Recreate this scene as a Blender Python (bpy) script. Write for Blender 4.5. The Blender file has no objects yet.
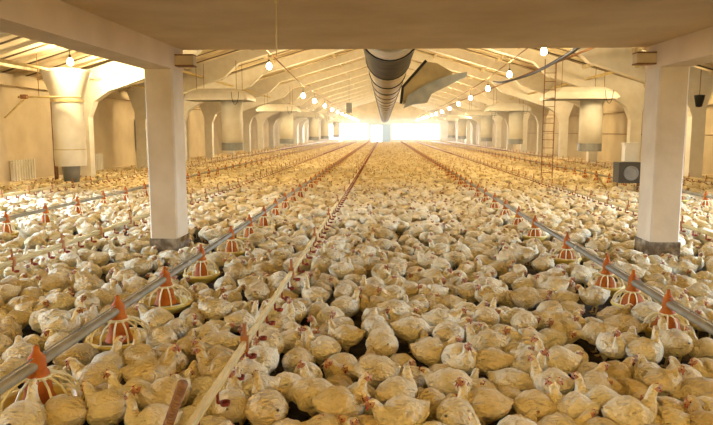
import bpy, math, random
import numpy as np
from mathutils import Vector, Matrix
random.seed(7); rng = np.random.default_rng(11)
C = bpy.context.scene.collection
R = math.radians
# ------------------------------------------------------------------ camera
H = 2.0; F = 643.0; YAW = R(2.45); PITCH = R(7.18)
cam = bpy.data.objects.new('camera', bpy.data.cameras.new('camera')); C.objects.link(cam)
cam.location = (0, 0, H); cam.rotation_euler = (math.pi/2-PITCH, 0, YAW)
cam.data.sensor_width = 36; cam.data.lens = 36*F/713; cam.data.clip_end = 400; cam.data.clip_start = .05
bpy.context.scene.camera = cam
RM = np.array(cam.rotation_euler.to_matrix())
def ground(px, py, z):            # where the view ray of a photo pixel meets height z
    d = RM @ np.array([(px-356.5)/F, -(py-212.5)/F, -1.0])
    t = (z-H)/d[2]
    return d[0]*t, d[1]*t
# ------------------------------------------------------------------ materials
def mat(name, col, rough=.8, metal=0, col2=None, nscale=3, bump=0, bscale=40, emit=None, estr=0, spec=.3, detail=4, stretch=None, ramp=(.35,.7)):
    m = bpy.data.materials.new(name); m.use_nodes = True
    nt = m.node_tree; b = nt.nodes['Principled BSDF']
    b.inputs['Base Color'].default_value = (*col, 1); b.inputs['Roughness'].default_value = rough
    b.inputs['Metallic'].default_value = metal; b.inputs['Specular IOR Level'].default_value = spec
    g = nt.nodes.new('ShaderNodeNewGeometry'); src = g.outputs['Position']
    if stretch:
        mp = nt.nodes.new('ShaderNodeMapping'); mp.inputs['Scale'].default_value = stretch
        nt.links.new(src, mp.inputs[0]); src = mp.outputs[0]
    if col2:
        n = nt.nodes.new('ShaderNodeTexNoise'); n.inputs['Scale'].default_value = nscale; n.inputs['Detail'].default_value = detail
        nt.links.new(src, n.inputs['Vector'])
        r = nt.nodes.new('ShaderNodeValToRGB'); r.color_ramp.elements[0].position = ramp[0]; r.color_ramp.elements[1].position = ramp[1]
        r.color_ramp.elements[0].color = (*col, 1); r.color_ramp.elements[1].color = (*col2, 1)
        nt.links.new(n.outputs['Fac'], r.inputs[0]); nt.links.new(r.outputs[0], b.inputs['Base Color'])
    if bump:
        n = nt.nodes.new('ShaderNodeTexNoise'); n.inputs['Scale'].default_value = bscale; n.inputs['Detail'].default_value = 5
        nt.links.new(src, n.inputs['Vector'])
        bp = nt.nodes.new('ShaderNodeBump'); bp.inputs['Strength'].default_value = bump; bp.inputs['Distance'].default_value = .02
        nt.links.new(n.outputs['Fac'], bp.inputs['Height']); nt.links.new(bp.outputs[0], b.inputs['Normal'])
    if emit:
        b.inputs['Emission Color'].default_value = (*emit, 1); b.inputs['Emission Strength'].default_value = estr
    return m
def feather_mat():
    m = bpy.data.materials.new('feathers'); m.use_nodes = True
    nt = m.node_tree; N = nt.nodes.new; L = nt.links.new
    b = nt.nodes['Principled BSDF']; b.inputs['Roughness'].default_value = .85; b.inputs['Specular IOR Level'].default_value = .15
    b.inputs['Sheen Weight'].default_value = .15
    g = N('ShaderNodeNewGeometry')
    at = N('ShaderNodeAttribute'); at.attribute_name = 'tint'                       # per-bird shade in the flock mesh
    oi = N('ShaderNodeObjectInfo')
    ad = N('ShaderNodeMath'); ad.operation = 'ADD'; L(at.outputs['Fac'], ad.inputs[0]); L(oi.outputs['Random'], ad.inputs[1])
    fr = N('ShaderNodeMath'); fr.operation = 'FRACT'; L(ad.outputs[0], fr.inputs[0])
    base = N('ShaderNodeValToRGB'); e = base.color_ramp.elements
    e[0].position = 0; e[0].color = (.60, .43, .18, 1); e[1].position = 1; e[1].color = (.84, .72, .45, 1)
    x = e.new(.35); x.color = (.76, .60, .31, 1)
    L(fr.outputs[0], base.inputs[0])
    n = N('ShaderNodeTexNoise'); n.inputs['Scale'].default_value = 9; n.inputs['Detail'].default_value = 5; n.inputs['Roughness'].default_value = .65
    L(g.outputs['Position'], n.inputs['Vector'])
    rp = N('ShaderNodeMapRange'); rp.inputs['From Min'].default_value = .50; rp.inputs['From Max'].default_value = .75
    rp.inputs["To Max"].default_value = .4; L(n.outputs['Fac'], rp.inputs['Value'])
    mx = N('ShaderNodeMix'); mx.data_type = 'RGBA'; L(rp.outputs[0], mx.inputs[0]); L(base.outputs[0], mx.inputs[6]); mx.inputs[7].default_value = (.34, .22, .08, 1)
    L(mx.outputs[2], b.inputs['Base Color'])
    tc = N('ShaderNodeTexCoord')
    mp = N('ShaderNodeMapping'); mp.inputs['Scale'].default_value = (24, 60, 42); L(g.outputs['Position'], mp.inputs[0])
    v = N('ShaderNodeTexVoronoi'); v.inputs['Scale'].default_value = 1; L(mp.outputs[0], v.inputs['Vector'])
    n2 = N('ShaderNodeTexNoise'); n2.inputs['Scale'].default_value = 45; n2.inputs['Detail'].default_value = 4; L(g.outputs['Position'], n2.inputs['Vector'])
    a2 = N('ShaderNodeMath'); a2.operation = 'ADD'; L(v.outputs['Distance'], a2.inputs[0]); L(n2.outputs['Fac'], a2.inputs[1])
    bp = N('ShaderNodeBump'); bp.inputs['Strength'].default_value = .9; bp.inputs['Distance'].default_value = .016
    L(a2.outputs[0], bp.inputs['Height']); L(bp.outputs[0], b.inputs['Normal'])
    return m
M = {}
M['feather'] = feather_mat()
M['face'] = mat('face_skin', (.36,.12,.05), .6, col2=(.52,.29,.15), nscale=40)
M['comb'] = mat('red_comb', (.42,.05,.025), .5)
M['beak'] = mat('horn_beak', (.50,.33,.14), .5)
M['eye'] = mat('dark_eye', (.02,.012,.01), .15)
M['leg'] = mat('yellow_shank', (.62,.42,.16), .6)
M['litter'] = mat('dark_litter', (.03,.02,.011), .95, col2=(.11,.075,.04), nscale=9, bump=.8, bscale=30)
M['plaster'] = mat('cream_plaster', (.50,.39,.24), .9, col2=(.66,.55,.37), nscale=.7, bump=.25, bscale=5, ramp=(.3,.65))
M['concrete'] = mat('painted_concrete', (.58,.44,.25), .85, col2=(.72,.58,.37), nscale=1.6, bump=.3, bscale=7, ramp=(.3,.65))
M['slab'] = mat('board_marked_slab', (.64,.46,.26), .9, col2=(.76,.58,.35), nscale=1.3, bump=.2, bscale=5, ramp=(.3,.7))
M['roof'] = mat('limewashed_roof', (.40,.28,.14), .85, col2=(.76,.64,.42), nscale=1.2, bump=.2, bscale=3, stretch=(.5,2.5,1), ramp=(.3,.55))
M['shade_joint'] = mat('joint_shade', (.12,.075,.035), .9)
M['white_paint'] = mat('white_paint', (.74,.68,.56), .6, col2=(.82,.77,.66), nscale=3)
M['galv'] = mat('galvanised_pipe', (.36,.31,.21), .55, .25, col2=(.27,.23,.14), nscale=6)
M['cream_pipe'] = mat('cream_plastic_pipe', (.66,.52,.24), .45, col2=(.52,.38,.15), nscale=5)
M['orange'] = mat('orange_plastic', (.50,.14,.015), .6, col2=(.38,.09,.015), nscale=12, spec=.1)
M['cream_plastic'] = mat('cream_plastic', (.80,.68,.36), .45)
M['yellow'] = mat('yellow_plastic', (.78,.56,.10), .45, col2=(.60,.40,.08), nscale=10)
M['red_cup'] = mat('red_cup', (.24,.035,.015), .4)
M['rust'] = mat('rusty_steel', (.20,.09,.04), .8, col2=(.34,.18,.08), nscale=20)
M['clip'] = mat('brown_plastic_clip', (.48,.20,.06), .6, col2=(.34,.13,.04), nscale=12)
M['black'] = mat('black_rubber', (.015,.014,.013), .5)
M['duct_light'] = mat('translucent_duct_foil', (.56,.47,.30), .6, .0, col2=(.36,.29,.17), nscale=3, spec=.2)
M['duct_dark'] = mat('dark_duct_foil', (.045,.033,.018), .7, .0, col2=(.10,.078,.045), nscale=2, spec=.15)  # darker foil for one stretch of the duct
M['grey_metal'] = mat('grey_sheet_metal', (.26,.27,.27), .5, .4, col2=(.36,.36,.34), nscale=3)
M['blue_sheet'] = mat('blue_door_paint', (.20,.34,.48), .5)
M['bulb'] = mat('lit_bulb', (1,.8,.5), .3, emit=(1,.78,.45), estr=60)
M['glass'] = mat('glass', (1,1,1), .05)
# ------------------------------------------------------------------ mesh helpers
class MB:
    def __init__(s): s.v = []; s.f = []; s.m = []
    def add(s, vs, fs, mi=0):
        o = len(s.v); s.v += [tuple(p) for p in vs]; s.f += [tuple(i+o for i in f) for f in fs]; s.m += [mi]*len(fs); return s
    def box(s, a, b, mi=0):
        (x0,y0,z0),(x1,y1,z1) = a, b
        vs = [(x0,y0,z0),(x1,y0,z0),(x1,y1,z0),(x0,y1,z0),(x0,y0,z1),(x1,y0,z1),(x1,y1,z1),(x0,y1,z1)]
        return s.add(vs, [(0,3,2,1),(4,5,6,7),(0,1,5,4),(1,2,6,5),(2,3,7,6),(3,0,4,7)], mi)
    def tube(s, pts, r, n=8, mi=0, caps=True):
        pts = [Vector(p) for p in pts]; rs = r if isinstance(r, (list, tuple)) else [r]*len(pts)
        vs = []; fs = []
        ref = None
        for i, p in enumerate(pts):
            t = (pts[min(i+1, len(pts)-1)]-pts[max(i-1, 0)]).normalized()
            if ref is None:
                ref = Vector((0,0,1)) if abs(t.z) < .9 else Vector((1,0,0))
            u = (ref - t*ref.dot(t)).normalized(); ref = u; w = t.cross(u)
            for k in range(n):
                a = 2*math.pi*k/n; vs.append(p+(u*math.cos(a)+w*math.sin(a))*rs[i])
        for i in range(len(pts)-1):
            for k in range(n):
                k2 = (k+1) % n; fs.append((i*n+k, i*n+k2, (i+1)*n+k2, (i+1)*n+k))
        if caps:
            fs.append(tuple(reversed(range(n)))); fs.append(tuple(range((len(pts)-1)*n, len(pts)*n)))
        return s.add(vs, fs, mi)
    def lathe(s, prof, n=20, c=(0,0,0), mi=0, closed=False):
        vs = []; fs = []; m = len(prof)
        for r, z in prof:
            for k in range(n):
                a = 2*math.pi*k/n; vs.append((c[0]+r*math.cos(a), c[1]+r*math.sin(a), c[2]+z))
        for i in range(m if closed else m-1):
            for k in range(n):
                k2 = (k+1) % n; j = (i+1) % m; fs.append((i*n+k, i*n+k2, j*n+k2, j*n+k))
        return s.add(vs, fs, mi)
    def yup(s, y0):       # stand a lathed ring up so its axis runs along y
        s.v = [(a, c+y0, b) for a, b, c in s.v]; return s
    def prism(s, poly, y0, y1, mi=0):      # poly in (x,z)
        n = len(poly); vs = [(x,y0,z) for x,z in poly]+[(x,y1,z) for x,z in poly]
        fs = [tuple(range(n)), tuple(reversed(range(n, 2*n)))]+[(i, i+n, (i+1)%n+n, (i+1)%n) for i in range(n)]
        return s.add(vs, fs, mi)
    def build(s, name, m, parent=None, smooth=False, loc=None):
        me = bpy.data.meshes.new(name); me.from_pydata(s.v, [], s.f); me.update()
        for mm in (m if isinstance(m, (list, tuple)) else [m]): me.materials.append(mm)
        me.polygons.foreach_set('material_index', s.m)
        if smooth: me.polygons.foreach_set('use_smooth', [True]*len(me.polygons))
        import bmesh
        bm = bmesh.new(); bm.from_mesh(me); bmesh.ops.recalc_face_normals(bm, faces=bm.faces); bm.to_mesh(me); bm.free()
        o = bpy.data.objects.new(name, me); C.objects.link(o)
        if parent: o.parent = parent
        if loc: o.location = loc
        return o
def tag(o, label=None, cat=None, group=None, kind=None):
    if label:
        assert 4 <= len(label.split()) <= 16, label
        o['label'] = label
    if cat: o['category'] = cat
    if group: o['group'] = group
    if kind: o['kind'] = kind
    return o
def empty(name, loc=(0,0,0), rz=0):
    o = bpy.data.objects.new(name, None); C.objects.link(o); o.location = loc; o.rotation_euler = (0,0,rz); o.empty_display_size = .1
    return o
def copy_tree(o, parent=None):
    c = o.copy(); C.objects.link(c); c.parent = parent
    for ch in kids.get(o.name, ()): copy_tree(ch, c)
    return c
kids = {}
def note(root):
    for o in root.children_recursive: kids.setdefault(o.parent.name, []).append(o)
ORD = ['', 'nearest', 'second nearest', 'third nearest', 'fourth nearest', 'fifth nearest', 'sixth nearest', 'seventh nearest', 'eighth nearest', 'ninth nearest', 'tenth nearest',
 'eleventh nearest','twelfth nearest','thirteenth nearest','fourteenth nearest','fifteenth nearest','sixteenth nearest','seventeenth nearest','eighteenth nearest','nineteenth nearest','twentieth nearest']
ORDS = [o.replace(' nearest','') if o != 'nearest' else 'first' for o in ORD]

# ------------------------------------------------------------------ the shell
WX = 13.0; D = 110.0; Y0 = -9.0; EAVE = 4.0; SL = .30
def roofz(x): return EAVE+SL*(WX-abs(x))
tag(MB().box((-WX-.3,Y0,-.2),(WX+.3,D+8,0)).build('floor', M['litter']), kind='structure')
def side_wall(sx, name, wins):        # wall with real window openings
    mb = MB(); x0, x1 = sorted((sx*WX, sx*(WX+.3)))
    z0, z1 = 1.9, 3.3; y = Y0
    for a, b in wins:
        mb.box((x0,y,0),(x1,a,EAVE+.05)); mb.box((x0,a,0),(x1,b,z0)); mb.box((x0,a,z1),(x1,b,EAVE+.05)); y = b
    mb.box((x0,y,0),(x1,D,EAVE+.05))
    tag(mb.build(name, M['plaster']), kind='structure')
WINS = [(-6,-2.5),(0,3.5),(6,9.5),(12,15.5)]
side_wall(-1, 'wall_left', WINS); side_wall(1, 'wall_right', WINS)
wn = 1
for sx in (-1, 1):
    for a, b in WINS:
        x = sx*(WX+.12); mb = MB()
        for y in np.linspace(a, b, 5): mb.box((x-.03,y-.03,1.9),(x+.03,y+.03,3.3))
        for z in (1.93, 2.6, 3.27): mb.box((x-.03,a,z-.03),(x+.03,b,z+.03))
        tag(mb.build('window_%d' % wn, M['white_paint']), kind='structure'); wn += 1
# far gable wall with two wide gates of daylight and a blue door
mb = MB(); ops = [(-9.4,-2.7),(-2.2,1.0),(1.3,9.4)]; zt = 3.2
x = -WX
for a, b in ops: mb.box((x,D,0),(a,D+.3,zt)); x = b
mb.box((x,D,0),(WX,D+.3,zt))
mb.prism([(-WX,zt),(WX,zt),(WX,EAVE),(0,roofz(0)),(-WX,EAVE)], D, D+.3)
mb.box((-9.4,D,0),(-2.7,D+.3,.7)); mb.box((1.3,D,0),(9.4,D+.3,.7))
tag(mb.build('wall_far', M['plaster']), kind='structure')
for a, b in (ops[0], ops[2]):
    mb = MB()
    for xx in np.linspace(a, b, 6): mb.box((xx-.05,D+.1,.7),(xx+.05,D+.2,zt))
    mb.box((a,D+.1,1.9),(b,D+.2,2.0))
    tag(mb.build('window_%d' % wn, M['white_paint']), kind='structure'); wn += 1
tag(MB().box((-.4,D+.05,0),(1.0,D+.15,zt)).box((-2.2,D-.05,3.05),(1.0,D,3.2)).build('door_1', M['blue_sheet']), kind='structure')
tag(MB().box((-WX,Y0-.3,0),(-6,Y0,EAVE)).box((6,Y0-.3,0),(WX,Y0,EAVE)).box((-6,Y0-.3,0),(6,Y0,3.4)).prism([(-WX,3.4),(WX,3.4),(WX,EAVE),(0,roofz(0)),(-WX,EAVE)], Y0-.3, Y0).build('wall_back', M['plaster']), kind='structure')
# roof slabs with ribs that run up the slope
mb = MB()
for s in (-1, 1):
    mb.prism([(0,roofz(0)),(s*(WX+.3),roofz(WX+.3)),(s*(WX+.3),roofz(WX+.3)+.2),(0,roofz(0)+.2)], Y0, D+.3)
y = 12.0
while y < D:
    for s in (-1, 1):
        mb.prism([(0,roofz(0)-.10),(s*WX,roofz(WX)-.10),(s*WX,roofz(WX)+.02),(0,roofz(0)+.02)], y-.05, y+.05)
    y += 1.5
tag(mb.build('ceiling', M['roof']), kind='structure')
mb = MB()
for y in np.arange(12.75, D, 1.5):      # dark panel joints, widened to paint in shadow lines between the ribs
    for s in (-1, 1):
        mb.prism([(0,roofz(0)-.012),(s*WX,roofz(WX)-.012),(s*WX,roofz(WX)+.01),(0,roofz(0)+.01)], y-.08, y+.08)
tag(mb.build('trim_1', M['shade_joint']), kind='structure')
mb = MB()
for s in (-1, 1):
    for xx in (3.2, 6.2, 9.2, 12.0):
        z = roofz(xx)-.10; mb.box((s*xx-.06, 12, z-.16), (s*xx+.06, D, z))
tag(mb.build('trim_2', M['roof']), kind='structure')
# mezzanine slab, its beams and the two pillars
SZ = 3.27; SY = 10.22; PL = (-3.60, -3.17); PR = (3.98, 4.41); PY = (9.66, 10.20); BZ = 2.93
tag(MB().box((PL[0],Y0,SZ),(PR[1],SY,SZ+.3)).build('ceiling_mezzanine', M['slab']), kind='structure')
tag(MB().box((PL[0],Y0,BZ),(PL[1],SY,SZ)).build('trim_3', M['slab']), kind='structure')
tag(MB().box((PR[0],Y0,BZ),(PR[1],SY,SZ)).build('trim_4', M['slab']), kind='structure')
def pillar(x0, x1, label):
    mb = MB(); c = .025
    y0, y1 = PY
    poly = [(x0+c,y0),(x1-c,y0),(x1,y0+c),(x1,y1-c),(x1-c,y1),(x0+c,y1),(x0,y1-c),(x0,y0+c)]
    n = 8; vs = [(a,b,0) for a,b in poly]+[(a,b,BZ) for a,b in poly]
    mb.add(vs, [tuple(range(n)), tuple(range(n,2*n))]+[(i,(i+1)%n,(i+1)%n+n,i+n) for i in range(n)])
    p = mb.build('concrete_pillar', M['concrete']); tag(p, label, 'pillar', 'concrete pillars under the slab')
    f = MB().box((x0-.012,y0-.012,0),(x1+.012,y1+.012,.36)).build('stained_foot', mat('soiled_concrete', (.17,.12,.065), .9, col2=(.48,.39,.25), nscale=7, ramp=(.45,.68)), p)
    f['label'] = 'dirt stained pillar foot'
pillar(*PL, 'square cream concrete pillar on the left, chickens crowding its dark foot')
pillar(*PR, 'square concrete pillar on the right, grey front face, grey box behind it')
for x0, x1, lb in ((PL[1],PL[1]+.28,'short dark steel beam stub on the right side of the left pillar top'),(PR[0]-.28,PR[0],'short dark steel beam stub on the left side of right pillar top')):
    r = empty('beam_stub', ((x0+x1)/2,9.9,3.07)); tag(r, lb, 'beam')
    h = (x1-x0)/2
    MB().box((-h,-.10,-.09),(h,.10,-.07)).box((-h,-.10,.07),(h,.10,.09)).build('flange', M['rust'], r)
    MB().box((-h,-.08,-.07),(h,.08,.07)).build('web', M['concrete'], r)
# ------------------------------------------------------------------ portal frames
def frame_bm(s):
    pts = [(-11.95,0),(-11.45,0),(-11.45,2.55),(-11.2,3.15),(-10.6,3.55),(-7.6,4.55),(-6.9,5.2),(0,7.25),(0,7.75),(-6.9,roofz(6.9)-.1),(-11.9,roofz(11.9)-.12),(-12.3,3.9),(-11.95,2.9)]
    return [(x*(-s), z) for x, z in pts]
fy = list(np.arange(24.9, D-2, 6.0)); frames = {}
for s, side in ((-1,'left'),(1,'right')):
    for i, y in enumerate(fy):
        key = s
        if key not in frames:
            o = MB().prism(frame_bm(s), -.2, .2).build('portal_frame', M['white_paint']); frames[key] = o
        else:
            o = frames[key].copy(); C.objects.link(o)
        o.location = (0, y, 0)
        if i < 8: lb = 'white haunched concrete portal frame along the %s wall, %s from the camera' % (side, ORDS[i+1])
        else: lb = 'small distant white portal frame far down the %s wall' % side
        tag(o, lb, 'frame', 'white portal frames along the walls')
# ------------------------------------------------------------------ lines
def rodline(p0, p1, r, n=8): return MB().tube([p0, p1], r, n)
YE = D-4
def drinker_line(x, z, y0, label, hang, rail=True, first_cup=None, cupstep=.42):
    r = empty('drinker_line', (x, 0, 0)); tag(r, label, 'drinker line')
    MB().tube([(0,y0,z),(0,YE,z)], .014, 8).build('water_pipe', M['cream_pipe'], r, True)
    MB().box((-.016,y0,z+.020),(.016,YE,z+.052)).build('support_rail', M['cream_pipe'], r)
    # cups with nipples below the pipe
    def cup(mb, y):
        mb.lathe([(.004,z-.105),(.028,z-.10),(.034,z-.075),(.030,z-.075),(.024,z-.093),(.004,z-.096)], 10, (.045,y,0))
        mb.box((.0,y-.012,z-.09),(.028,y+.012,z-.075)); mb.box((-.006,y-.012,z-.085),(.008,y+.012,z-.01))
        return mb
    ys = np.arange(y0+.3, YE, cupstep); c0 = None
    for i, y in enumerate(ys[:100]):
        if c0 is None: c0 = cup(MB(), 0).build('drinking_cup', M['red_cup'], r); o = c0
        else: o = c0.copy(); C.objects.link(o); o.parent = r
        o.location = (0, y, 0)
    mb = MB()
    for y in ys[100:]: mb.box((-.01,y-.03,z-.10),(.07,y+.03,z-.01))
    tag(mb.build('far_drinking_cups', M['red_cup'], r), kind='stuff')
    hs = np.arange(hang, YE, 1.2 if abs(x) > 2 else 2.4); h0 = None
    for y in hs:
        if h0 is None: h0 = MB().box((-.028,-.022,z-.03),(.028,.022,z+.085)).tube([(0,0,z+.06),(0,0,z+.18)], .015, 6).build('hanger_clip', M['clip'], r); o = h0
        else: o = h0.copy(); C.objects.link(o); o.parent = r
        o.location = (0, y, 0)
    return r
drinker_line(-1.02, .42, 2.2, 'cream drinker pipe with red cups running up the centre, left of the aisle', 4.55)
drinker_line(-4.45, .42, 5.0, 'cream drinker pipe with brown clips passing just behind the left pillar', 6.2)
drinker_line(5.0, .42, 6.0, 'cream drinker pipe with brown clips passing just behind the right pillar', 7.3)
drinker_line(-9.3, .42, 13.0, 'drinker pipe nearest to the left wall, beyond the outer left feeder pipe', 14)
drinker_line(10.4, .42, 13.0, 'drinker pipe nearest to the right wall, beyond the outer right feeder pipe', 14)
FL = {'B': (-2.35, .43, 2.6), 'F': (2.62, .43, 3.8), 'D': (-6.85, .43, 9.0), 'E': (7.85, .43, 9.0)}
def feed_line(x, z, y0, label):
    r = empty('feeder_line', (x, 0, 0)); tag(r, label, 'feed pipe')
    MB().tube([(0,y0,z),(0,YE,z)], .034, 10).build('feed_pipe', M['galv'], r, True)
    c0 = None
    for y in np.arange(y0+.95, YE, 3.9):
        if c0 is None: c0 = MB().tube([(0,-.06,z),(0,.06,z)], .042, 10).build('pipe_coupling', M['galv'], r, True); o = c0
        else: o = c0.copy(); C.objects.link(o); o.parent = r
        o.location = (0, y, 0)
    MB().tube([(0,y0,z+.055),(0,YE,z+.055)], .006, 5).build('guard_wire', M['galv'], r)
feed_line(*FL['B'], 'grey metal feed pipe running from the lower left corner, carrying orange feeders')
feed_line(*FL['F'], 'grey metal feed pipe in front of right pillar, carrying tall orange feeders')
feed_line(*FL['D'], 'outer left feed pipe behind the left pillar, carrying orange feeders')
feed_line(*FL['E'], 'outer right feed pipe behind the right pillar, carrying orange feeders')
# ------------------------------------------------------------------ pan feeder
def make_feeder(tall):
    r = empty('pan_feeder')
    z = .43
    # saddle that clamps the pipe, with a pointed lug above it
    mb = MB().lathe([(.001,z+.135),(.014,z+.13),(.02,z+.09),(.046,z+.05),(.050,z-.03),(.044,z-.055)], 14)
    mb.build('saddle', M['orange'], r, True)
    if tall:
        pr = [(.044,z-.03),(.050,z-.05),(.064,z-.075),(.120,z-.225),(.122,z-.235)]
    else:
        pr = [(.044,z-.03),(.060,z-.05),(.066,z-.085),(.068,z-.11),(.075,z-.20),(.10,z-.27)]
    MB().lathe(pr, 18).build('hopper', M['orange'], r, True)
    # grill: curved cream ribs from a collar to a rim
    mb = MB(); n = 14; zc = z-(.10 if tall else .085); zr = .21 if tall else .18
    for k in range(n):
        a = 2*math.pi*k/n; ca, sa = math.cos(a), math.sin(a)
        if tall: prof = [(.066,zc),(.12,zc-.005),(.165,zc-.04),(.185,zc-.09),(.19,zr)]
        else: prof = [(.066,zc),(.10,zc-.002),(.16,zc-.035),(.205,zc-.095),(.215,zr)]
        mb.tube([(q*ca,q*sa,h) for q,h in prof], .0075, 5)
    rr = .19 if tall else .215
    mb.lathe([(.060,zc+.012),(.075,zc+.012),(.075,zc-.010),(.060,zc-.010)], 24, closed=True)
    mb.lathe([(rr-.008,zr+.008),(rr+.010,zr+.008),(rr+.010,zr-.012),(rr-.008,zr-.012)], 28, closed=True)
    mb.build('grill', M['cream_plastic'], r)
    zp = zr-.15; ro = rr+.012
    MB().lathe([(.001,zp+.055),(.10,zp+.05),(.165,zp+.075),(ro-.018,zp+.135),(ro-.01,zp+.152),(ro+.006,zp+.152),(ro+.010,zp+.135),(ro-.002,zp+.120),(.175,zp+.055),(.10,zp+.03),(.001,zp+.03)], 32).build('pan', M['yellow'], r, True)
    MB().lathe([(.001,zp+.115),(.08,zp+.11),(.15,zp+.085),(.17,zp+.078)], 20).build('feed', mat('brown_feed_crumble', (.16,.09,.04), .95, col2=(.28,.17,.08), nscale=60), r)
    tag(r, 'orange pan feeder hanging from the feed pipe', 'feeder', 'orange pan feeders')
    note(r); return r
fA = make_feeder(False); fB = make_feeder(True)
feeders = []
def depth_for(px, X, z=.43):        # where a line at lateral X crosses a column of the view
    a, b = 2.5, 40
    for _ in range(50):
        m = (a+b)/2; p = RM.T @ np.array([X, m, z-H]); u = 356.5+F*p[0]/-p[2]
        if (u < px) == (X < 0): a = m
        else: b = m
    return m
fyB = [depth_for(q, -2.35) for q in (37,118,165,201,231)]
while len(fyB) < 72: fyB.append(fyB[-1]+1.36)
fyF = [depth_for(q, 2.62) for q in (668,633,607,567,535)]
while len(fyF) < 72: fyF.append(fyF[-1]+1.36)
fyD = [depth_for(6, -6.85)+1.36*i for i in range(64)]; fyE = [depth_for(706, 7.85)+1.36*i for i in range(64)]
first = {True: fB, False: fA}
for key, ys, desc, tall in (('B',fyB,'left feed pipe',False),('F',fyF,'right feed pipe',True),('D',fyD,'outer left feed pipe',False),('E',fyE,'outer right feed pipe',True)):
    for i, y in enumerate(ys):
        if first[tall] is not None: o = first[tall]; first[tall] = None; src = o
        else: o = copy_tree(fB if tall else fA)
        o.scale = (1.22,1.22,1) if (key == 'B' and i < 3) else (1,1,1); o.location = (FL[key][0], y, 0); o.rotation_euler = (0, 0, random.uniform(0, 6)); feeders.append((FL[key][0], y))
        nth = ORDS[i+1] if i < 12 else None
        shape = 'tall orange cone pan feeder' if tall else 'orange pan feeder with cream rib grill'
        if nth: tag(o, '%s on the %s, %s from camera' % (shape, desc, nth), 'feeder', 'orange pan feeders on the feed pipes')
        else: tag(o, 'small distant orange pan feeder far along the %s' % desc, 'feeder', 'orange pan feeders on the feed pipes')
# spring hose beside the centre drinker line and the suspension cord
mb = MB(); P0 = Vector((-1.02, 3.95, .40)); x_, y_ = ground(183, 383, .72); P1 = Vector((x_, y_, .72)); x_, y_ = ground(167, 428, .40); P0 = Vector((x_, y_, .40))
mb.tube([P0, P1], .022, 10)
for k in range(16):
    c = P0.lerp(P1, (k+.5)/16); d = (P1-P0).normalized()*.007
    mb.tube([c-d, c+d], .028, 10)
tag(mb.build('ribbed_hose', M['rust'], smooth=True), 'brown ribbed hose standing up beside the near end of centre drinker pipe', 'hose')
r = MB().tube([(-1.04,6.3,SZ),(-1.04,6.3,2.72)], .006, 6).tube([(-1.04,6.3,SZ-.05),(-1.04,6.3,SZ)], .02, 8).build('suspension_cord', M['cream_pipe'])
tag(r, 'thin pale cord hanging down from the concrete slab above the centre drinker pipe', 'cord')
# ------------------------------------------------------------------ main ventilation duct
r = empty('ventilation_duct', (.10, 10.45, 3.99)); tag(r, 'round foil ventilation duct with dark hoops hanging along the ridge', 'duct')
RD = .59; yy = 0; segs = [(4.2,'duct_light'),(5.2,'duct_dark')]
mb = MB().tube([(0,0,0),(0,2.6,0)], RD, 36); mb.build('near_sleeve', M['duct_light'], r, True)
mb = MB().tube([(0,2.6,0),(0,7.3,0)], RD*1.02, 36, caps=False); mb.build('dark_sleeve', M['duct_dark'], r, True)['label'] = 'dark stretch of duct sleeve'
mb = MB(); y = 7.3; pts = []; rs = []
while y < 92:
    for t, q in ((0,.97),(.12,1.0),(.5,1.02),(.88,1.0),(1,.97)):
        pts.append((0,y+t*3.7,0)); rs.append(RD*q)
    y += 3.7
mb.tube(pts[:], rs, 28, caps=False); mb.build('long_sleeve', M['duct_light'], r, True)
y = 2.6
for k in range(25):
    MB().lathe([(RD*1.0,-.045),(RD*1.05,-.045),(RD*1.05,.045),(RD*1.0,.045)], 28, closed=True).yup(y).build('hoop', M['black'], r)
    y += 4.7 if k < 1 else 3.7
hp = None
for y in np.arange(14, 104, 6.0):
    pass
mb = MB()
for y in np.arange(1.5, 90, 5.2): mb.tube([(0,y,RD),(0,y,roofz(0)-3.99)], .008, 4)
mb.build('hanger_wire', M['black'], r)
# branch hopper right of the duct
r = empty('branch_hopper', (0, 24, 0)); tag(r, 'angular sheet metal branch hopper sticking out right of the round duct', 'duct')
mb = MB()
P = [(.62,3.6),(1.49,4.5),(1.9,4.43),(2.46,4.1),(2.2,3.75),(1.5,3.53),(.67,2.97)]
mb.prism([(x,z) for x,z in P], -.3, .3); mb.build('hopper_body', mat('dull_yellow_sheet', (.42,.33,.17), .6, col2=(.30,.23,.12), nscale=2), r)
MB().prism([(.7,2.85),(.85,3.3),(1.5,3.7),(2.3,4.0),(2.95,4.12),(2.95,3.95),(2.45,3.72),(1.7,3.35),(1.55,3.05),(1.1,3.0)], -.42, .36).build('damper_box', M['grey_metal'], r)
MB().tube([(.60,-.34,3.0),(.66,-.34,3.6),(1.49,-.34,4.53)], .05, 6).build('edge_strip', M['black'], r)
r = MB().box((-.16,-.12,-.28),(.16,.12,.28)).tube([(0,0,.28),(0,0,1.9)], .012, 5).build('hanging_speaker', M['grey_metal'], loc=(-2.0,37,3.33))
tag(r, 'small blue grey box hanging from the roof left of round duct', 'box')
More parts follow.
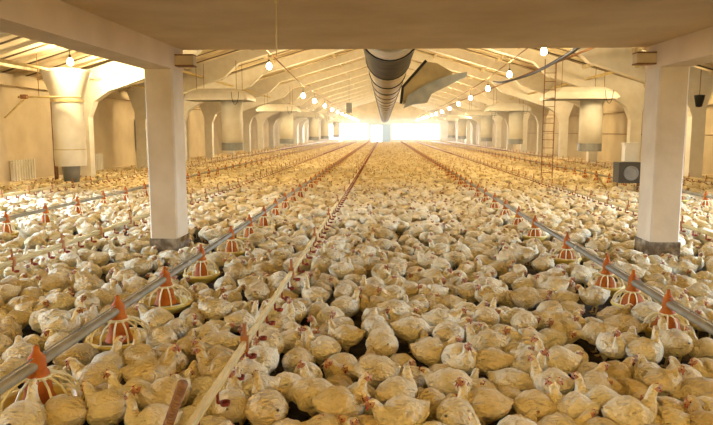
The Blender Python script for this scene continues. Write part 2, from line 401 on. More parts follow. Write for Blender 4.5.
# ------------------------------------------------------------------ hoods and vertical ducts
def make_hood():
    r = empty('exhaust_hood')
    w, d, h = 1.45, 1.1, .52
    rings = [(w,d,0),(w*1.0,d*1.0,.10),(w*.92,d*.9,.28),(w*.72,d*.7,.46),(w*.62,d*.6,h)]
    vs = []; fs = []
    for a,b,z in rings:
        c = .12
        vs += [(a,b-c,z),(a-c,b,z),(-a+c,b,z),(-a,b-c,z),(-a,-b+c,z),(-a+c,-b,z),(a-c,-b,z),(a,-b+c,z)]
    for i in range(len(rings)-1):
        for k in range(8): fs.append((i*8+k,i*8+(k+1)%8,(i+1)*8+(k+1)%8,(i+1)*8+k))
    fs.append(tuple(range(32,40)))
    MB().add(vs, fs).build('hood_shell', M['white_paint'], r)
    MB().box((-w+.02,-d+.02,.02),(w-.02,d-.02,.05)).build('underside_baffle', M['grey_metal'], r)['label'] = 'dark grey underside'
    mb = MB()
    for a in (-.9,.9):
        for b in (-.6,.6): mb.tube([(a,b,.4),(a,b,1.75)], .012, 5)
    mb.build('hanger_rod', M['rust'], r)
    mb = MB().tube([(.55,-.1,-2.2),(.55,-.1,.05)], .48, 20)
    mb.build('vertical_duct', M['white_paint'], r, True)
    MB().lathe([(.49,-2.24),(.50,-2.24),(.50,-1.9),(.49,-1.9)], 20, (.55,-.1,0)).build('duct_collar', M['grey_metal'], r)
    mb = MB(); pts = []
    for k in range(13):
        a = math.pi*k/12; pts.append((.95+.16*math.cos(a),-d-.03,.35-.0+.0-.55*math.sin(a)))
    MB().tube(pts, .012, 5).build('cable_loop', M['black'], r)
    tag(r, 'white exhaust hood with grey underside hanging below roof', 'hood'); note(r); return r
hd = make_hood(); k = 0
for s, side, ys in ((-1,'left',(29.5,46,63.9,75.9,93.9)),(1,'right',(29,45.2,57.9,75.9,87.9))):
    for i, y in enumerate(ys):
        o = hd if k == 0 else copy_tree(hd); k += 1
        o.location = ((-7.5 if s < 0 else 8.5), y, 3.38)
        if s < 0: o.rotation_euler = (0,0,0)
        tag(o, 'white exhaust hood with grey underside over the %s side, %s from camera' % (side, ORDS[i+1]), 'hood', 'exhaust hoods under the roof')
r = empty('wall_duct', (-10.7, 21.6, 0)); tag(r, 'thick white vertical duct with flared top beside the left wall', 'duct')
MB().lathe([(.50,.84),(.52,1.2),(.50,1.8),(.51,2.4),(.50,3.0)], 28).build('duct_tube', M['white_paint'], r, True)
MB().lathe([(.50,3.0),(.54,3.2),(.66,3.6),(.78,3.95),(.80,4.05),(.74,4.05),(.60,3.7)], 28).build('flared_top', M['white_paint'], r, True)
MB().lathe([(.001,.26),(.24,.26),(.30,.80),(.31,.86),(.50,.86)], 24).build('collector_bucket', M['grey_metal'], r, True)['label'] = 'grey bucket under the duct'
MB().lathe([(.505,2.98),(.53,2.98),(.53,3.06),(.505,3.06)], 28, closed=True).build('band', M['cream_pipe'], r)
MB().lathe([(.505,1.38),(.515,1.38),(.515,1.41),(.505,1.41)], 28, closed=True).build('band', M['cream_pipe'], r)
# rack of rods beside the duct
r = empty('rod_bracket', (0, 20.9, 0)); tag(r, 'horizontal rod with a slanting brace in front of the white duct', 'bracket')
MB().tube([(-12.0,0,3.12),(-9.9,0,3.12)], .035, 8).build('rod', M['cream_pipe'], r, True)
MB().tube([(-11.7,0,3.12),(-12.5,0,2.45)], .03, 8).build('brace', M['cream_pipe'], r, True)
MB().tube([(-11.3,0,3.1),(-11.3,0,roofz(11.3))], .012, 6).build('drop_rod', M['rust'], r)
MB().box((-11.9,-.06,3.06),(-11.7,.06,3.2)).build('clamp', M['rust'], r)
# rusty downpipe and ledge on the left wall
tag(MB().box((-WX,20,3.55),(-WX+.35,D-1,3.85)).build('trim_5', M['plaster']), kind='structure')
tag(MB().box((WX-.3,20,3.05),(WX,D-1,3.2)).build('trim_6', M['plaster']), kind='structure')
tag(MB().box((-WX,14,.0),(-WX+.5,D-1,.28)).build('baseboard_left', M['concrete']), kind='structure')
tag(MB().box((WX-.4,14,.0),(WX,D-1,.28)).build('baseboard_right', M['concrete']), kind='structure')
tag(MB().tube([(-11.75,22.6,0),(-11.75,22.6,4.2)], .07, 8).build('downpipe', M['rust'], smooth=True), 'rusty brown downpipe standing behind the flared white duct', 'pipe')
# radiators
def radiator(y, n, w, z0, z1, label):
    r = empty('radiator', (-WX+.1, y, 0)); tag(r, label, 'radiator', 'radiators on the left wall')
    for k in range(n):
        yk = (k-(n-1)/2)*w/n
        MB().box((-.06,yk-w/n*.22,z0),(.06,yk+w/n*.22,z1)).build('section', M['white_paint'], r)
    MB().tube([(0,-w/2,z0+.08),(0,w/2,z0+.08)], .025, 6).build('pipe', M['white_paint'], r)
    MB().tube([(0,-w/2,z1-.08),(0,w/2,z1-.08)], .025, 6).build('pipe', M['white_paint'], r)
radiator(22.5, 9, 1.5, .25, 1.0, 'white ribbed radiator at the photo\'s left edge, on the left wall')
radiator(28.2, 10, 1.6, .25, 1.0, 'white ribbed radiator on the left wall right of the flared duct')
# grey electric boxes on left wall, boxes behind right pillar
o = MB().box((-12.95,33.2,1.0),(-12.6,34.2,2.6)).build('wall_cabinet', M['grey_metal']); tag(o, 'narrow grey cabinet on the left wall near the left pillar', 'cabinet')
r = empty('fan_heater', (7.45, 20.0, .75)); tag(r, 'dark grey square fan heater standing left of the right pillar', 'heater')
MB().box((-.36,-.25,-.3),(.36,.25,.32)).build('case', mat('soot_grey_sheet', (.09,.08,.065), .7, .1), r)
MB().lathe([(.001,.02),(.16,.02),(.18,.04),(.22,.04),(.22,0),(.001,0)], 20, closed=True).build('grille_ring', M['grey_metal'], r).rotation_euler = (math.pi/2,0,0)
r.children[-1].location = (0,-.25,0)
MB().tube([(-.3,0,-.75),(-.3,0,-.3)], .02, 6).build('leg', M['rust'], r); MB().tube([(.3,0,-.75),(.3,0,-.3)], .02, 6).build('leg', M['rust'], r)
o = MB().box((7.3,19.9,1.1),(7.7,20.2,1.62)).box((7.27,19.88,1.60),(7.73,20.22,1.66)).build('white_canister', M['white_paint']); tag(o, 'white box standing on top of the dark fan heater', 'box')
r = empty('hanging_motor', (11.1, 23.5, 3.15)); tag(r, 'dark bucket shaped motor hanging right of the right pillar near wall', 'motor')
MB().lathe([(.001,-.3),(.10,-.28),(.16,.0),(.18,.12),(.001,.14)], 16).build('motor_body', M['black'], r, True)
MB().tube([(0,0,.12),(0,0,1.0)], .015, 6).build('motor_rod', M['rust'], r)
tag(MB().tube([(WX-.02,19,1.86),(WX-.02,60,1.86)], .02, 6).build('conduit', M['rust']), 'thin rusty conduit running along the right wall', 'conduit')
# ladder on the right
r = empty('ladder', (6.0, 24.0, 0)); tag(r, 'thin dark metal ladder standing upright on the right side', 'ladder')
for a in (-.2,.2): MB().tube([(a,0,.3),(a,0,4.6)], .018, 6).build('rail', M['rust'], r)
for k in range(13): MB().tube([(-.2,0,.5+k*.3),(.2,0,.5+k*.3)], .012, 6).build('rung', M['rust'], r)
# longitudinal pipes under the roof
for (x, z, rr, m, lb) in ((-8.6,4.55,.06,'cream_pipe','pale pipe running lengthwise under the left roof slope'),
                       (-10.9,4.0,.05,'cream_pipe','pale pipe running lengthwise close to left wall top'),
                       (9.3,4.4,.06,'cream_pipe','pale pipe running lengthwise under the right roof slope'),
                       (6.5,4.6,.04,'rust','thin rusty pipe running lengthwise under the right roof slope')):
    tag(MB().tube([(x,14,z),(x,D-2,z)], rr, 8).build('roof_pipe', M[m], smooth=True), lb, 'pipe')
# ------------------------------------------------------------------ bulbs
def make_bulb():
    r = empty('light_bulb')
    vs = MB()
    prof = [(.001,-.12),(.05,-.11),(.085,-.07),(.10,-.01),(.085,.05),(.05,.10),(.035,.13)]
    vs.lathe(prof, 14).build('bulb_glass', M['bulb'], r, True)
    MB().lathe([(.001,.22),(.035,.22),(.045,.12),(.03,.12)], 10).build('socket', M['black'], r)
    MB().tube([(0,0,.2),(0,0,.5)], .008, 5).build('wire', M['black'], r)
    l = bpy.data.lights.new('bulb_light', 'POINT'); l.energy = BULB_W; l.color = (1,.80,.46); l.shadow_soft_size = .12
    lo = bpy.data.objects.new('bulb_light', l); C.objects.link(lo); lo.parent = r; lo.location = (0,0,-.01)
    tag(r, 'lit bulb hanging under the roof', 'bulb'); note(r); return r
BULB_W = 950
lb0 = make_bulb(); nb = 0
def bulb_at(px, d, X, py, label):
    global nb
    o = lb0 if nb == 0 else copy_tree(lb0); nb += 1
    z = H+(131.5-py)*d/F if py is not None else X[1]
    o.location = (X[0] if isinstance(X, tuple) else X, d, z)
    tag(o, label, 'bulb', 'lit bulbs in rows under the roof'); return o.location.copy()
strings = {
 'inner left row': (-4.0, [(14.6,4.6),(22.6,4.25),(32,3.75),(37.3,3.74),(43.6,3.7)]+[(43.6+6*i,3.65-.0*i) for i in range(1,10)]),
 'inner right row': (4.85, [(14.0,4.7),(20.3,4.43),(25.7,4.2),(30.9,4.0),(37,3.88),(42.9,3.8),(48.7,3.7),(55,3.65)]+[(55+6*i,3.65) for i in range(1,8)]),
 'outer left row': (-10.0, [(20.5,4.2),(24.0,3.95),(32.2,4.28),(44,4.1),(56,4.1),(68,4.1),(80,4.1),(92,4.1)]),
 'outer right row': (10.0, [(26,4.2),(39.4,4.1),(51,4.1),(63,4.1),(75,4.1),(87,4.1)]),
}
for nm, (X, L_) in strings.items():
    P_ = []
    for i, (d, z) in enumerate(L_):
        k_ = i if 'inner' in nm else i+1
        lb = 'lit round bulb in the %s under the roof, %s from the camera' % (nm, ORDS[k_]) if k_ else 'added fill bulb hidden above the slab edge at the start of the %s' % nm  # first bulb of each inner row is added, unseen, to warm the near hall
        P_.append(bulb_at(0, d, (X, z), None, lb))
    if 'inner' in nm:
        pts = [(X, 11.0, P_[0].z+.6)]+[(p.x, p.y, p.z+.48) for p in P_]
        tag(MB().tube(pts, .022, 6).build('lighting_cable', M['rust']), 'dark cable that the %s of bulbs hangs from' % nm, 'cable')
added_low_lamp = bpy.data.lights.new('added_low_lamp', 'POINT'); added_low_lamp.energy = 640; added_low_lamp.color = (1,.69,.19); added_low_lamp.shadow_soft_size = .12
# added unseen lamps behind and beside the camera, to warm the foreground
for i, (x, y) in enumerate(((-1.8,-1.2),(2.4,-1.2),(-6.5,3.0),(6.8,3.0),(-1.8,-5),(2.4,-5))):
    o = copy_tree(lb0); nb += 1; o.location = (x, y, 2.9)
    for ch in o.children_recursive:
        if ch.type == 'LIGHT': ch.data = added_low_lamp
    tag(o, 'added fill bulb by the low slab, out of view, %s in its row' % ORDS[i+1], 'bulb', 'added fill bulbs by the low slab')
def catmull(P, n):
    P = np.array(P, float); m = len(P); t = np.linspace(0, m-1.0001, n); i = t.astype(int); u = (t-i)[:,None]
    p0 = P[np.clip(i-1,0,m-1)]; p1 = P[i]; p2 = P[np.clip(i+1,0,m-1)]; p3 = P[np.clip(i+2,0,m-1)]
    return .5*((2*p1)+(-p0+p2)*u+(2*p0-5*p1+4*p2-p3)*u**2+(-p0+3*p1-3*p2+p3)*u**3), t
# black cable swooping right of the duct
Q_, _ = catmull([(2.95,9.9,3.42,0),(3.02,10.4,3.31,0),(3.52,14,3.42,0),(3.9,18,3.52,0),(3.93,22,3.63,0),(4.3,26,3.95,0)], 30); pts = [tuple(q[:3]) for q in Q_]
tag(MB().tube(pts, .035, 8).build('power_cable', M['black'], smooth=True), 'thick black cable swooping down from the slab edge past the right bulbs', 'cable')

# ------------------------------------------------------------------ chickens
BODY = [(-.196,.290,.010,.008),(-.176,.280,.036,.024),(-.140,.258,.074,.062),(-.088,.240,.112,.102),(-.028,.227,.134,.122),(.04,.220,.136,.125),(.100,.232,.112,.110)]
NECK = {
 'up':   [(.142,.262,.070,.074),(.160,.310,.043,.047),(.168,.352,.033,.036),(.180,.385,.030,.033),(.200,.402,.029,.031),(.222,.402,.018,.020),(.236,.397,.008,.010)],
 'mid':  [(.142,.250,.072,.078),(.172,.285,.046,.050),(.195,.318,.035,.037),(.215,.340,.031,.033),(.238,.346,.029,.030),(.260,.340,.018,.020),(.273,.334,.008,.010)],
 'low':  [(.148,.225,.072,.078),(.190,.220,.048,.050),(.225,.225,.036,.037),(.250,.230,.031,.033),(.275,.228,.029,.030),(.297,.218,.018,.020),(.310,.210,.008,.010)],
 'peck': [(.150,.205,.070,.076),(.185,.165,.048,.050),(.205,.125,.036,.037),(.222,.098,.031,.033),(.240,.075,.029,.030),(.253,.055,.018,.019),(.260,.042,.008,.009)],
 'tuck': [(.120,.265,.078,.080),(.128,.300,.054,.056),(.138,.322,.040,.040),(.155,.338,.033,.034),(.178,.342,.029,.030),(.200,.334,.018,.020),(.212,.328,.008,.010)],
}
def frames_of(P):
    T = np.gradient(P[:, :2], axis=0); T /= np.linalg.norm(T, axis=1)[:,None]+1e-9
    return T
def yawdef(V, yaw, x0=.13):
    """turn everything ahead of the neck base about a vertical axis, with a soft start"""
    if abs(yaw) < 1e-3: return V
    w = V[:,3]; a = yaw*w; x = V[:,0]-x0; y = V[:,1]
    return np.stack([x0+x*np.cos(a)-y*np.sin(a), x*np.sin(a)+y*np.cos(a), V[:,2], V[:,3]], 1)
def bird(pose, yaw, sit, nr, ns, seed, wings=True, legs=True, fat=1.0):
    r_ = np.random.default_rng(seed)
    P = np.array(BODY+NECK[pose]); nb_ = len(BODY)
    P[:nb_+1,2] *= fat; P[:nb_,3] *= (fat*.5+.5)
    if sit:
        P[:,1] -= .085
        if pose == 'peck': P[nb_:,1] = np.maximum(P[nb_:,1], .05)
    Q, t = catmull(P, nr); T = frames_of(Q)
    a = np.arange(ns)*2*np.pi/ns
    V = []; 
    ph = r_.uniform(0, 6, 6)
    for k in range(nr):
        x, z, w, h = Q[k]; tx, tz = T[k]; nx, nz = -tz, tx       # normal in the xz plane
        ca, sa = np.cos(a), np.sin(a)
        bodyw = np.clip(1-abs(t[k]-4)/3.2, 0, 1)
        rad = 1+bodyw*(.045*np.sin(3*a+ph[0]+t[k]*2.1)+.035*np.sin(5*a+ph[1]-t[k]*3.3)+.02*np.sin(7*a+ph[2]+t[k]*5))
        sq = 1-.10*bodyw*np.clip(-ca, 0, 1)
        U = ca*h*rad*sq; S = sa*w*rad
        zz = z+nz*U
        if sit: zz = np.maximum(zz, .015)
        W = np.clip((t[k]-6.2)/2.2, 0, 1)
        V.append(np.stack([x+nx*U, S, zz, np.full(ns, W*W*(3-2*W))], 1))
    V = np.concatenate(V)
    idx = np.arange(nr*ns).reshape(nr, ns)
    A = idx[:-1]; B = idx[1:]
    Fq = np.stack([A, np.roll(A,-1,1), np.roll(B,-1,1), B], -1).reshape(-1, 4)
    tt = np.repeat((t[:-1]+t[1:])/2, ns)
    ang = np.tile(a+np.pi/ns, nr-1)
    head = nb_+3.2
    Mi = ((tt > head) & ~((np.cos(ang) > .55) & (tt < head+1.3))).astype(int)
    Vs, Fs, Ms = [V], [Fq], [Mi]; off = len(V)
    dz = -.085 if sit else 0
    if wings:
        nu, nv = (9, 8) if nr > 20 else (5, 5)
        for s in (-1, 1):
            u = np.linspace(0, 1, nu); vv = []
            for q in u:
                x = .080-.245*q; half = .066*np.sin(np.pi*min(1, q*.86+.10))**.7*(1-.55*q)+.004; cz = .242+.028*q+r_.normal()*.001
                bodyw = .132*fat*(1-max(0, q-.20)**2*1.0)*(1-.18*max(0,.25-q)*4)
                th = .015*np.sin(np.pi*min(1,q*.9+.08))**.5
                b = np.arange(nv)*2*np.pi/nv
                zz = cz-.012+half*np.cos(b)
                yy = bodyw*np.sqrt(np.clip(1-((zz-.222)/.135)**2, .15, 1))+th*np.sin(b)
                vv.append(np.stack([np.full(nv,x)+.02*np.cos(b), s*yy, zz+dz, np.zeros(nv)], 1))
            vv = np.concatenate(vv); ii = np.arange(nu*nv).reshape(nu,nv); A = ii[:-1]; B = ii[1:]
            f = np.stack([A, np.roll(A,-1,1), np.roll(B,-1,1), B], -1).reshape(-1,4)
            if s < 0: f = f[:, ::-1]
            Vs.append(vv); Fs.append(f+off); Ms.append(np.zeros(len(f), int)); off += len(vv)
    if legs and not sit:
        n = 6
        for s in (-1, 1):
            pr = [(.0,.19,.055),(.005,.13,.045),(.0,.095,.020),(-.012,.085,.012),(.0,.045,.010),(.008,.012,.012)]
            vv = []; b = np.arange(n)*2*np.pi/n
            for x, z, rr in pr: vv.append(np.stack([x+rr*np.cos(b), s*.062+rr*np.sin(b), np.full(n, z), np.zeros(n)], 1))
            vv = np.concatenate(vv); ii = np.arange(len(pr)*n).reshape(-1,n); A = ii[:-1]; B = ii[1:]
            f = np.stack([A, B, np.roll(B,-1,1), np.roll(A,-1,1)], -1).reshape(-1,4)
            Vs.append(vv); Fs.append(f+off); Ms.append(np.repeat([0,0,2,2,2], n)); off += len(vv)
            for ta in (-.6, 0, .6, math.pi):
                L = .055 if ta != math.pi else .028; c_, s_ = math.cos(ta), math.sin(ta); w_ = .006
                q = np.array([[0,-w_,.016],[0,w_,.016],[L,w_*.5,.004],[L,-w_*.5,.004],[0,-w_,.001],[0,w_,.001],[L,w_*.5,.0],[L,-w_*.5,.0]])
                vv = np.stack([.008+q[:,0]*c_-q[:,1]*s_, s*.062+q[:,0]*s_+q[:,1]*c_, q[:,2], np.zeros(8)], 1)
                f = np.array([[0,3,2,1],[4,5,6,7],[0,4,7,3],[1,2,6,5],[2,3,7,6],[0,1,5,4]])
                Vs.append(vv); Fs.append(f+off); Ms.append(np.full(6,2)); off += 8
    V = yawdef(np.concatenate(Vs), yaw)[:, :3]
    hd_ = P[nb_+4]                                  # head centre
    return V, np.concatenate(Fs), np.concatenate(Ms), P
def quads_to_mesh(name, V, Fq, Mi, mats, tint=None):
    me = bpy.data.meshes.new(name)
    me.vertices.add(len(V)); me.vertices.foreach_set('co', V.astype(np.float32).ravel())
    me.loops.add(len(Fq)*4); me.loops.foreach_set('vertex_index', Fq.astype(np.int32).ravel())
    me.polygons.add(len(Fq)); me.polygons.foreach_set('loop_start', np.arange(0, len(Fq)*4, 4, dtype=np.int32))
    me.polygons.foreach_set('material_index', Mi.astype(np.int32)); me.polygons.foreach_set('use_smooth', np.ones(len(Fq), bool))
    for m in mats: me.materials.append(m)
    if tint is not None:
        at = me.attributes.new('tint', 'FLOAT', 'POINT'); at.data.foreach_set('value', tint.astype(np.float32))
    me.update(calc_edges=True)
    return me
BM = [M['feather'], M['face'], M['leg']]
def head_piece(mb, yaw, x0=.13):
    out = MB(); arr = np.array([(x,y,z,1.0) for x,y,z in mb.v]); arr = yawdef(arr, yaw, x0)
    out.v = [tuple(p[:3]) for p in arr]; out.f = mb.f; out.m = mb.m; return out
def piece_mesh(name, mb, yaw, m):
    o = head_piece(mb, yaw); me = bpy.data.meshes.new(name); me.from_pydata(o.v, [], o.f); me.materials.append(m)
    me.polygons.foreach_set('use_smooth', [True]*len(me.polygons)); me.update(); return me
VAR = []       # (pose, yaw, sit, meshes)
spec = []
for pose in ('up','mid','low','tuck','peck'):
    for yaw in (0, .9, -.9):
        for sit in (True, False):
            if pose == 'peck' and sit: continue
            spec.append((pose, yaw, sit))
for si, (pose, yaw, sit) in enumerate(spec):
    V, Fq, Mi, P = bird(pose, yaw, sit, 34, 20, si+3, fat=[1,1.07,.96][si%3])
    me = quads_to_mesh('chicken', V, Fq, Mi, BM)
    n = len(BODY); h = P[n+4]; g = P[n+5]; b0 = P[n+3]
    dx, dz_ = g[0]-b0[0], g[1]-b0[1]; L = math.hypot(dx, dz_); dx /= L; dz_ /= L; ux, uz = -dz_, dx
    def at(f, s, u): return (h[0]+dx*f+ux*u, s, h[1]+dz_*f+uz*u)
    comb = MB(); top = []
    for k in range(7):
        f = -.018+.045*k/6; hh = .026+(.008 if k % 2 else .003)*math.sin(math.pi*(k+.6)/7)
        top.append((f, hh))
    vs = [at(f, s*.003, .022) for f,_ in top for s in (-1,1)]+[at(f, 0, u) for f,u in top]
    fs = []
    for k in range(6):
        fs += [(2*k,2*k+2,14+k+1,14+k),(2*k+1,2*k+3,14+k+1,14+k)]
    comb.add(vs, fs)
    tip = P[n+6]
    bk = MB().tube([at(.030,0,-.001), at(.044,0,-.003), at(.056,0,-.011)], [.010,.007,.0015], 8)
    wt = MB()
    for s in (-1,1): wt.tube([at(.020,s*.009,-.018), at(.022,s*.010,-.034), at(.021,s*.010,-.044)], [.004,.006,.002], 6)
    eyes = []
    for s in (-1,1):
        e = MB(); c = at(.008, s*.027, .006)
        e.lathe([(.0005,-.005),(.0045,-.003),(.005,0),(.0045,.003),(.0005,.005)], 8, c); eyes.append(piece_mesh('eye', e, yaw, M['eye']))
    VAR.append((pose, yaw, sit, me, piece_mesh('comb', comb, yaw, M['comb']), piece_mesh('beak', bk, yaw, M['beak']), piece_mesh('wattle', wt, yaw, M['comb']), eyes))
# photo positions of the foreground birds: pixel of the body, facing on the picture (0 right, 90 away, 180 left, 270 to camera), pose
T_ = """33 344 45 T;60 328 20 U;75 358 60 L;107 368 90 u;139 360 112 u;162 345 130 m;157 380 20 U;139 398 180 U;86 391 170 m;109 398 90 T;157 403 230 m;157 420 190 u;106 414 150 m;66 414 160 l;25 421 95 u;53 376 0 T;13 368 180 T;5 393 150 T;178 390 60 M;5 335 100 T
188 348 90 T;210 339 0 m;218 357 180 u;208 373 180 u;195 383 90 T;200 393 180 M;268 352 252 mS;299 360 95 T;291 331 300 M;323 348 150 u;347 340 170 m;342 367 265 M;314 375 275 u;331 384 250 M;256 392 200 U;284 392 178 m;316 403 168 l;334 411 20 U;268 413 120 U;234 408 90 U;213 403 60 T;321 424 0 M;185 413 60 T;218 424 0 L
381 335 90 P;410 335 0 l;426 346 90 T;448 341 45 m;474 332 200 L;371 363 90 T;402 363 290 M;431 358 0 m;458 360 280 u;489 350 170 m;491 367 165 m;437 374 235 M;417 377 200 M;378 379 165 l;365 401 280 M;395 403 40 m;426 403 292 M;448 390 0 l;481 388 115 M;511 382 330 L;458 416 60 U;484 412 160 U;519 403 0 M;524 422 30 T;517 353 300 T;503 335 200 M;527 340 180 T;405 426 200 m;538 363 300 u;300 425 10 M;350 425 190 T;440 428 150 M
548 338 200 M;573 355 265 M;599 338 180 lS;547 363 160 U;553 383 140 u;591 375 262 M;616 370 20 T;629 392 190 T;599 401 150 u;576 413 145 u;538 406 20 u;644 353 20 u;678 345 100 u;702 348 120 u;652 373 95 T;682 375 100 T;707 368 200 T;705 393 180 L;672 409 180 T;634 418 10 u;700 411 200 T;589 424 20 M;548 424 10 M;634 333 0 l;655 425 180 T;700 428 90 M
15 318 180 T;61 308 180 l;25 303 200 L;58 294 0 T;86 288 135 U;119 255 150 U;114 268 20 T;138 271 0 m;134 293 150 T;101 298 20 u;141 311 60 L;109 313 180 T;162 326 160 m;38 275 200 M;10 291 200 m;88 323 90 T;129 245 0 l;152 260 190 T;86 268 150 T;60 280 150 m;174 328 40 T;5 328 180 T
238 273 10 u;225 285 90 T;218 263 0 l;258 258 180 T;281 257 60 T;263 270 0 L;258 298 90 m;208 296 0 T;230 298 240 M;193 317 90 T;215 315 180 m;242 321 20 u;316 296 150 uS;294 311 260 u;319 311 90 T;329 258 0 l;344 293 80 P;331 318 300 M;282 325 60 M;324 280 180 T;354 268 0 m;268 283 180 T
397 284 90 T;373 268 180 T;375 285 0 M;421 260 0 T;446 259 270 M;398 259 180 T;428 288 0 T;456 283 300 T;436 275 180 M;491 285 150 T;517 270 230 M;527 285 0 T;421 303 0 T;451 303 180 M;466 311 320 M;491 301 190 m;509 298 90 M;524 303 0 l;375 303 180 T;393 313 0 l;375 326 90 T;410 323 150 M;458 318 200 T;440 326 0 m;479 278 0 T;506 313 320 T;484 263 180 L;501 268 0 T;524 318 200 M
548 263 0 T;571 265 60 M;546 278 0 M;563 283 300 T;561 298 180 M;543 296 0 L;599 301 180 m;556 318 0 T;614 318 10 T;592 326 180 T;659 275 180 l;682 288 190 m;684 268 150 U;654 260 0 M;631 259 180 m;700 293 0 T;652 288 0 L;705 278 180 M;541 318 180 M;690 308 0 T;642 316 20 l"""
birds = []       # x, y, heading, pose, sit, yawsign, placed
for row in T_.replace('\n', ';').split(';'):
    px, py, fa, ps = row.split(); px, py, fa = float(px), float(py), float(fa)
    z = .15 if ps[0] in 'TMLlm' else .2
    x, y = ground(px, py, z)
    pose = {'u':'up','m':'mid','l':'low','t':'tuck','p':'peck'}[ps[0].lower()]
    sit = ps[0].isupper() and ps[0] in 'TML'
    birds.append([x, y, R(fa)+YAW, pose, sit, 0.0])
print('placed', len(birds))
# fill up: dart throwing in the near field
def blocked(x, y):
    for p in (PL, PR):
        if p[0]-.17 < x < p[1]+.17 and PY[0]-.17 < y < PY[1]+.17: return True
    return abs(x) > WX-.65
fx = np.array(feeders)
def near_feeder(x, y, r=.37):
    if y < 9.5: r = .45; y += .14
    return ((fx[:,0]-x)**2+(fx[:,1]-y)**2).min() < r*r
pts = np.array([(b[0], b[1]) for b in birds])
for it in range(40):          # ease placed birds apart
    d = pts[:,None]-pts[None]; q = np.sqrt((d**2).sum(-1))+np.eye(len(pts))*9
    push = np.clip(.246-q, 0, None); pts += (d/q[...,None]*push[...,None]).sum(1)*.35
    for s in (0,):
        df = pts[:,None]-fx[None,:30*5]; qf = np.sqrt((df**2).sum(-1)); pf = np.clip(.42-qf, 0, None); pts += (df/qf[...,None]*pf[...,None]).sum(1)*.6
for b, p in zip(birds, pts): b[0], b[1] = p
MIN = .246
cell = .3; grid = {}
def gadd(x, y): grid.setdefault((int(x//cell), int(y//cell)), []).append((x, y))
def free(x, y, m):
    cx, cy = int(x//cell), int(y//cell)
    for i in (-1,0,1):
        for j in (-1,0,1):
            for a, b in grid.get((cx+i,cy+j), ()):
                if (a-x)**2+(b-y)**2 < m*m: return False
    return True
for b in birds: gadd(b[0], b[1])
def halfw(y): return min(WX-.65, .60*y+2.2)
POSES = ['tuck']*8+['mid']*5+['low']*4+['up']*2+['peck']
def rand_bird(x, y):
    p = random.choice(POSES); sit = random.random() < .72 and p != 'peck'
    return [x, y, random.uniform(0, 2*math.pi), p, sit, random.choice((0,0,.9,-.9))]
for n, y0, y1 in ((9000, 2.4, 12.0), (60000, 12.0, 26.0)):
    for _ in range(n):
        y = random.uniform(y0, y1); w = halfw(y); x = random.uniform(-w, w)
        if blocked(x, y) or near_feeder(x, y) or not free(x, y, MIN): continue
        gadd(x, y); birds.append(rand_bird(x, y))
far = []
sp = .277
ny = int((YE+2-26)/sp); nx = int(2*(WX-.7)/sp)
gx, gy = np.meshgrid(np.arange(nx), np.arange(ny)); gx = gx.ravel(); gy = gy.ravel()
X_ = -(WX-.7)+(gx+.5*(gy % 2)+rng.uniform(-.30,.30,len(gx)))*sp; Y_ = 26.1+(gy+rng.uniform(-.30,.30,len(gx)))*sp
keep = rng.random(len(X_)) > .09
X_, Y_ = X_[keep], Y_[keep]
print('near', len(birds), 'far', len(X_))
# ---- the 300 largest in view are birds of their own
def project(x, y, z=.15):
    p = RM.T @ np.array([x, y, z-H]); return 356.5+F*p[0]/-p[2], 212.5-F*p[1]/-p[2], -p[2]
cand = []
for i, b in enumerate(birds):
    u, v, dd = project(b[0], b[1])
    if dd > .5 and -14 < u < 727 and v < 440: cand.append((dd, i))
cand.sort(); solo = [i for _, i in cand[:300]]; solo_set = set(solo)
def zone(x, y):
    if x < -4.45: return 'beyond the far left drinker pipe'
    if x < -2.35: return 'left of the left feed pipe'
    if x < -1.02: return 'between left feed and centre drinker pipes'
    if x < .9: return 'just right of the centre drinker pipe'
    if x < 2.62: return 'left of the right feed pipe'
    return 'right of the right feed pipe'
FACE = ['facing right','facing away right','facing away','facing away left','facing left','facing camera left','facing camera','facing camera right']
HEADW = {'up':'head raised','mid':'head half raised','low':'neck stretched','tuck':'head tucked','peck':'pecking'}
cls = {}; info = {}
for i in solo:
    b = birds[i]; fi = int(round(((b[2]-YAW) % (2*math.pi))/(math.pi/4))) % 8
    key = (FACE[fi], HEADW[b[3]], zone(b[0], b[1])); cls.setdefault(key, []).append(i); info[i] = key
vi = {(v[0], v[1], v[2]): v for v in VAR}
for i in solo:
    x, y, hdg, pose, sit, yw = birds[i]
    if pose in ('up','mid') and yw == 0.0 and random.random() < .35: yw = random.choice((.9,-.9))
    v = vi[(pose, yw if yw else 0, sit)]
    s = random.uniform(.82, .97)
    o = bpy.data.objects.new('chicken', v[3]); C.objects.link(o)
    o.location = (x, y, 0); o.rotation_euler = (0, 0, hdg); o.scale = (s, s*random.uniform(.96,1.06), s*random.uniform(.96,1.06))
    for nm, me in (('comb', v[4]), ('beak', v[5]), ('wattle', v[6]), ('eye', v[7][0]), ('eye', v[7][1])):
        c = bpy.data.objects.new(nm, me); C.objects.link(c); c.parent = o
    k = info[i]; L_ = cls[k]; r_ = L_.index(i)+1
    lb = 'chicken %s, %s, %s' % (k[0], k[1], k[2])
    if len(L_) > 1: lb += ', ' + (ORD[r_] if r_ < len(ORD) else 'further back')
    elif len(lb.split()) < 15: lb = 'cream '+lb
    tag(o, lb, 'chicken', 'cream broiler chickens crowding the floor')
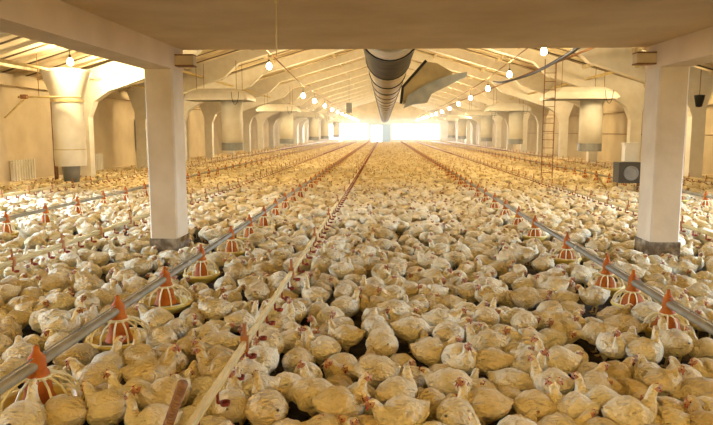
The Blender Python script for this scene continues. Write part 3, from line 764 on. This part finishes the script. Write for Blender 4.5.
# ---- the rest of the flock: one object
def merge(items, lib, name):
    Vs, Fs, Ms, Ts = [], [], [], []; off = 0
    by = {}
    for it in items: by.setdefault(it[3], []).append(it)
    for li, L_ in by.items():
        V, Fq, Mi = lib[li]; A = np.array([(a[0], a[1], a[2], a[4]) for a in L_]); n = len(A)
        c, s = np.cos(A[:,2])[:,None], np.sin(A[:,2])[:,None]; k = A[:,3][:,None]
        VX = A[:,0][:,None]+k*(c*V[:,0]-s*V[:,1]); VY = A[:,1][:,None]+k*(s*V[:,0]+c*V[:,1]); VZ = k*V[:,2]*np.ones((n,1))
        Vs.append(np.stack([VX,VY,VZ],-1).reshape(-1,3)); f = (Fq[None]+(np.arange(n)*len(V))[:,None,None]).reshape(-1,4)+off
        Fs.append(f); Ms.append(np.tile(Mi, n)); Ts.append(np.repeat(rng.random(n), len(V))); off += n*len(V)
    return np.concatenate(Vs), np.concatenate(Fs), np.concatenate(Ms), np.concatenate(Ts)
libN, libF, keyN = [], [], {}
for si, (pose, yaw, sit) in enumerate(spec):
    V, Fq, Mi, P = bird(pose, yaw, sit, 18, 10, si+50, legs=not sit)
    # comb and beak as small blades in the same birds
    keyN[(pose, yaw, sit)] = len(libN); libN.append((V, Fq, Mi))
for si, (pose, yaw, sit) in enumerate(spec):
    V, Fq, Mi, P = bird(pose, yaw, sit, 12, 7, si+90, wings=False, legs=False); libF.append((V, Fq, Mi))
itN = []
for i, b in enumerate(birds):
    if i in solo_set: continue
    itN.append((b[0], b[1], b[2], keyN[(b[3], b[5] if b[5] else 0, b[4])], random.uniform(.82,.97)))
pw = np.array([{'up':1.3,'mid':1.3,'low':1,'tuck':1.3,'peck':.2}[s[0]]*(1.7 if s[2] else .9) for s in spec]); pw /= pw.sum()
itF = list(zip(X_, Y_, rng.uniform(0, 6.283, len(X_)), rng.choice(len(spec), len(X_), p=pw), rng.uniform(.84,.98,len(X_))))
a = merge(itN, libN, 'n'); b = merge(itF, libF, 'f')
V = np.concatenate([a[0], b[0]]); Fq = np.concatenate([a[1], b[1]+len(a[0])]); Mi = np.concatenate([a[2], b[2]]); Ti = np.concatenate([a[3], b[3]])
print('flock quads', len(Fq))
o = bpy.data.objects.new('chicken_flock', quads_to_mesh('chicken_flock', V, Fq, Mi, BM, Ti)); C.objects.link(o)
tag(o, 'dense flock of cream chickens covering the floor to the far end', 'chicken flock', 'cream broiler chickens crowding the floor', 'stuff')

# ------------------------------------------------------------------ dust in the air
hm = bpy.data.materials.new('dusty_air'); hm.use_nodes = True; nt = hm.node_tree
for n_ in list(nt.nodes):
    if n_.type != 'OUTPUT_MATERIAL': nt.nodes.remove(n_)
vs_ = nt.nodes.new('ShaderNodeVolumeScatter'); vs_.inputs['Density'].default_value = .0045; vs_.inputs['Anisotropy'].default_value = .6; vs_.inputs['Color'].default_value = (1,.93,.84,1)
nt.links.new(vs_.outputs[0], nt.nodes['Material Output'].inputs['Volume'])
tag(MB().box((-WX+.01,24,.6),(WX-.01,D-.02,3.98)).build('dust_haze', hm), 'pale dusty air glowing towards the bright far end', 'haze', kind='stuff')
# ------------------------------------------------------------------ light
w = bpy.data.worlds.new('world'); bpy.context.scene.world = w; w.use_nodes = True
bg = w.node_tree.nodes['Background']; bg.inputs[0].default_value = (.78,.90,1.0,1); bg.inputs[1].default_value = 4.0
def day_lamp(loc, rot, sx, sy, e, col, spread=180):
    l = bpy.data.lights.new('daylight', 'AREA'); l.shape = 'RECTANGLE'; l.size = sx; l.size_y = sy; l.energy = e; l.color = col; l.spread = R(spread)
    o = bpy.data.objects.new('daylight', l); C.objects.link(o); o.location = loc; o.rotation_euler = rot
for sx in (-1, 1):
    for a_, b_ in WINS:
        day_lamp((sx*(WX-.05), (a_+b_)/2, 2.6), (0, sx*R(47), 0), 1.3, 3.4, (1000 if a_ > 5 else 70), (.45,.64,1.0), 95)
day_lamp((0, Y0+.1, 2.3), (math.pi/2, 0, 0), 11.5, 2.0, 12, (.95,.93,.9))  # added stand-in for daylight from behind; the back wall is closed, without a window
for a_, b_ in (ops[0], ops[2]): day_lamp(((a_+b_)/2, D+.4, 1.95), (-math.pi/2, 0, 0), b_-a_, 2.4, 3200, (.90,.94,1.0))
sc = bpy.context.scene
sc.view_settings.view_transform = 'Standard'; sc.view_settings.look = 'None'; sc.view_settings.gamma = 1; sc.view_settings.exposure = .22
sc.cycles.use_denoising = True; sc.cycles.max_bounces = 6; sc.cycles.diffuse_bounces = 4; sc.cycles.use_light_tree = True
sc.cycles.sample_clamp_indirect = 6
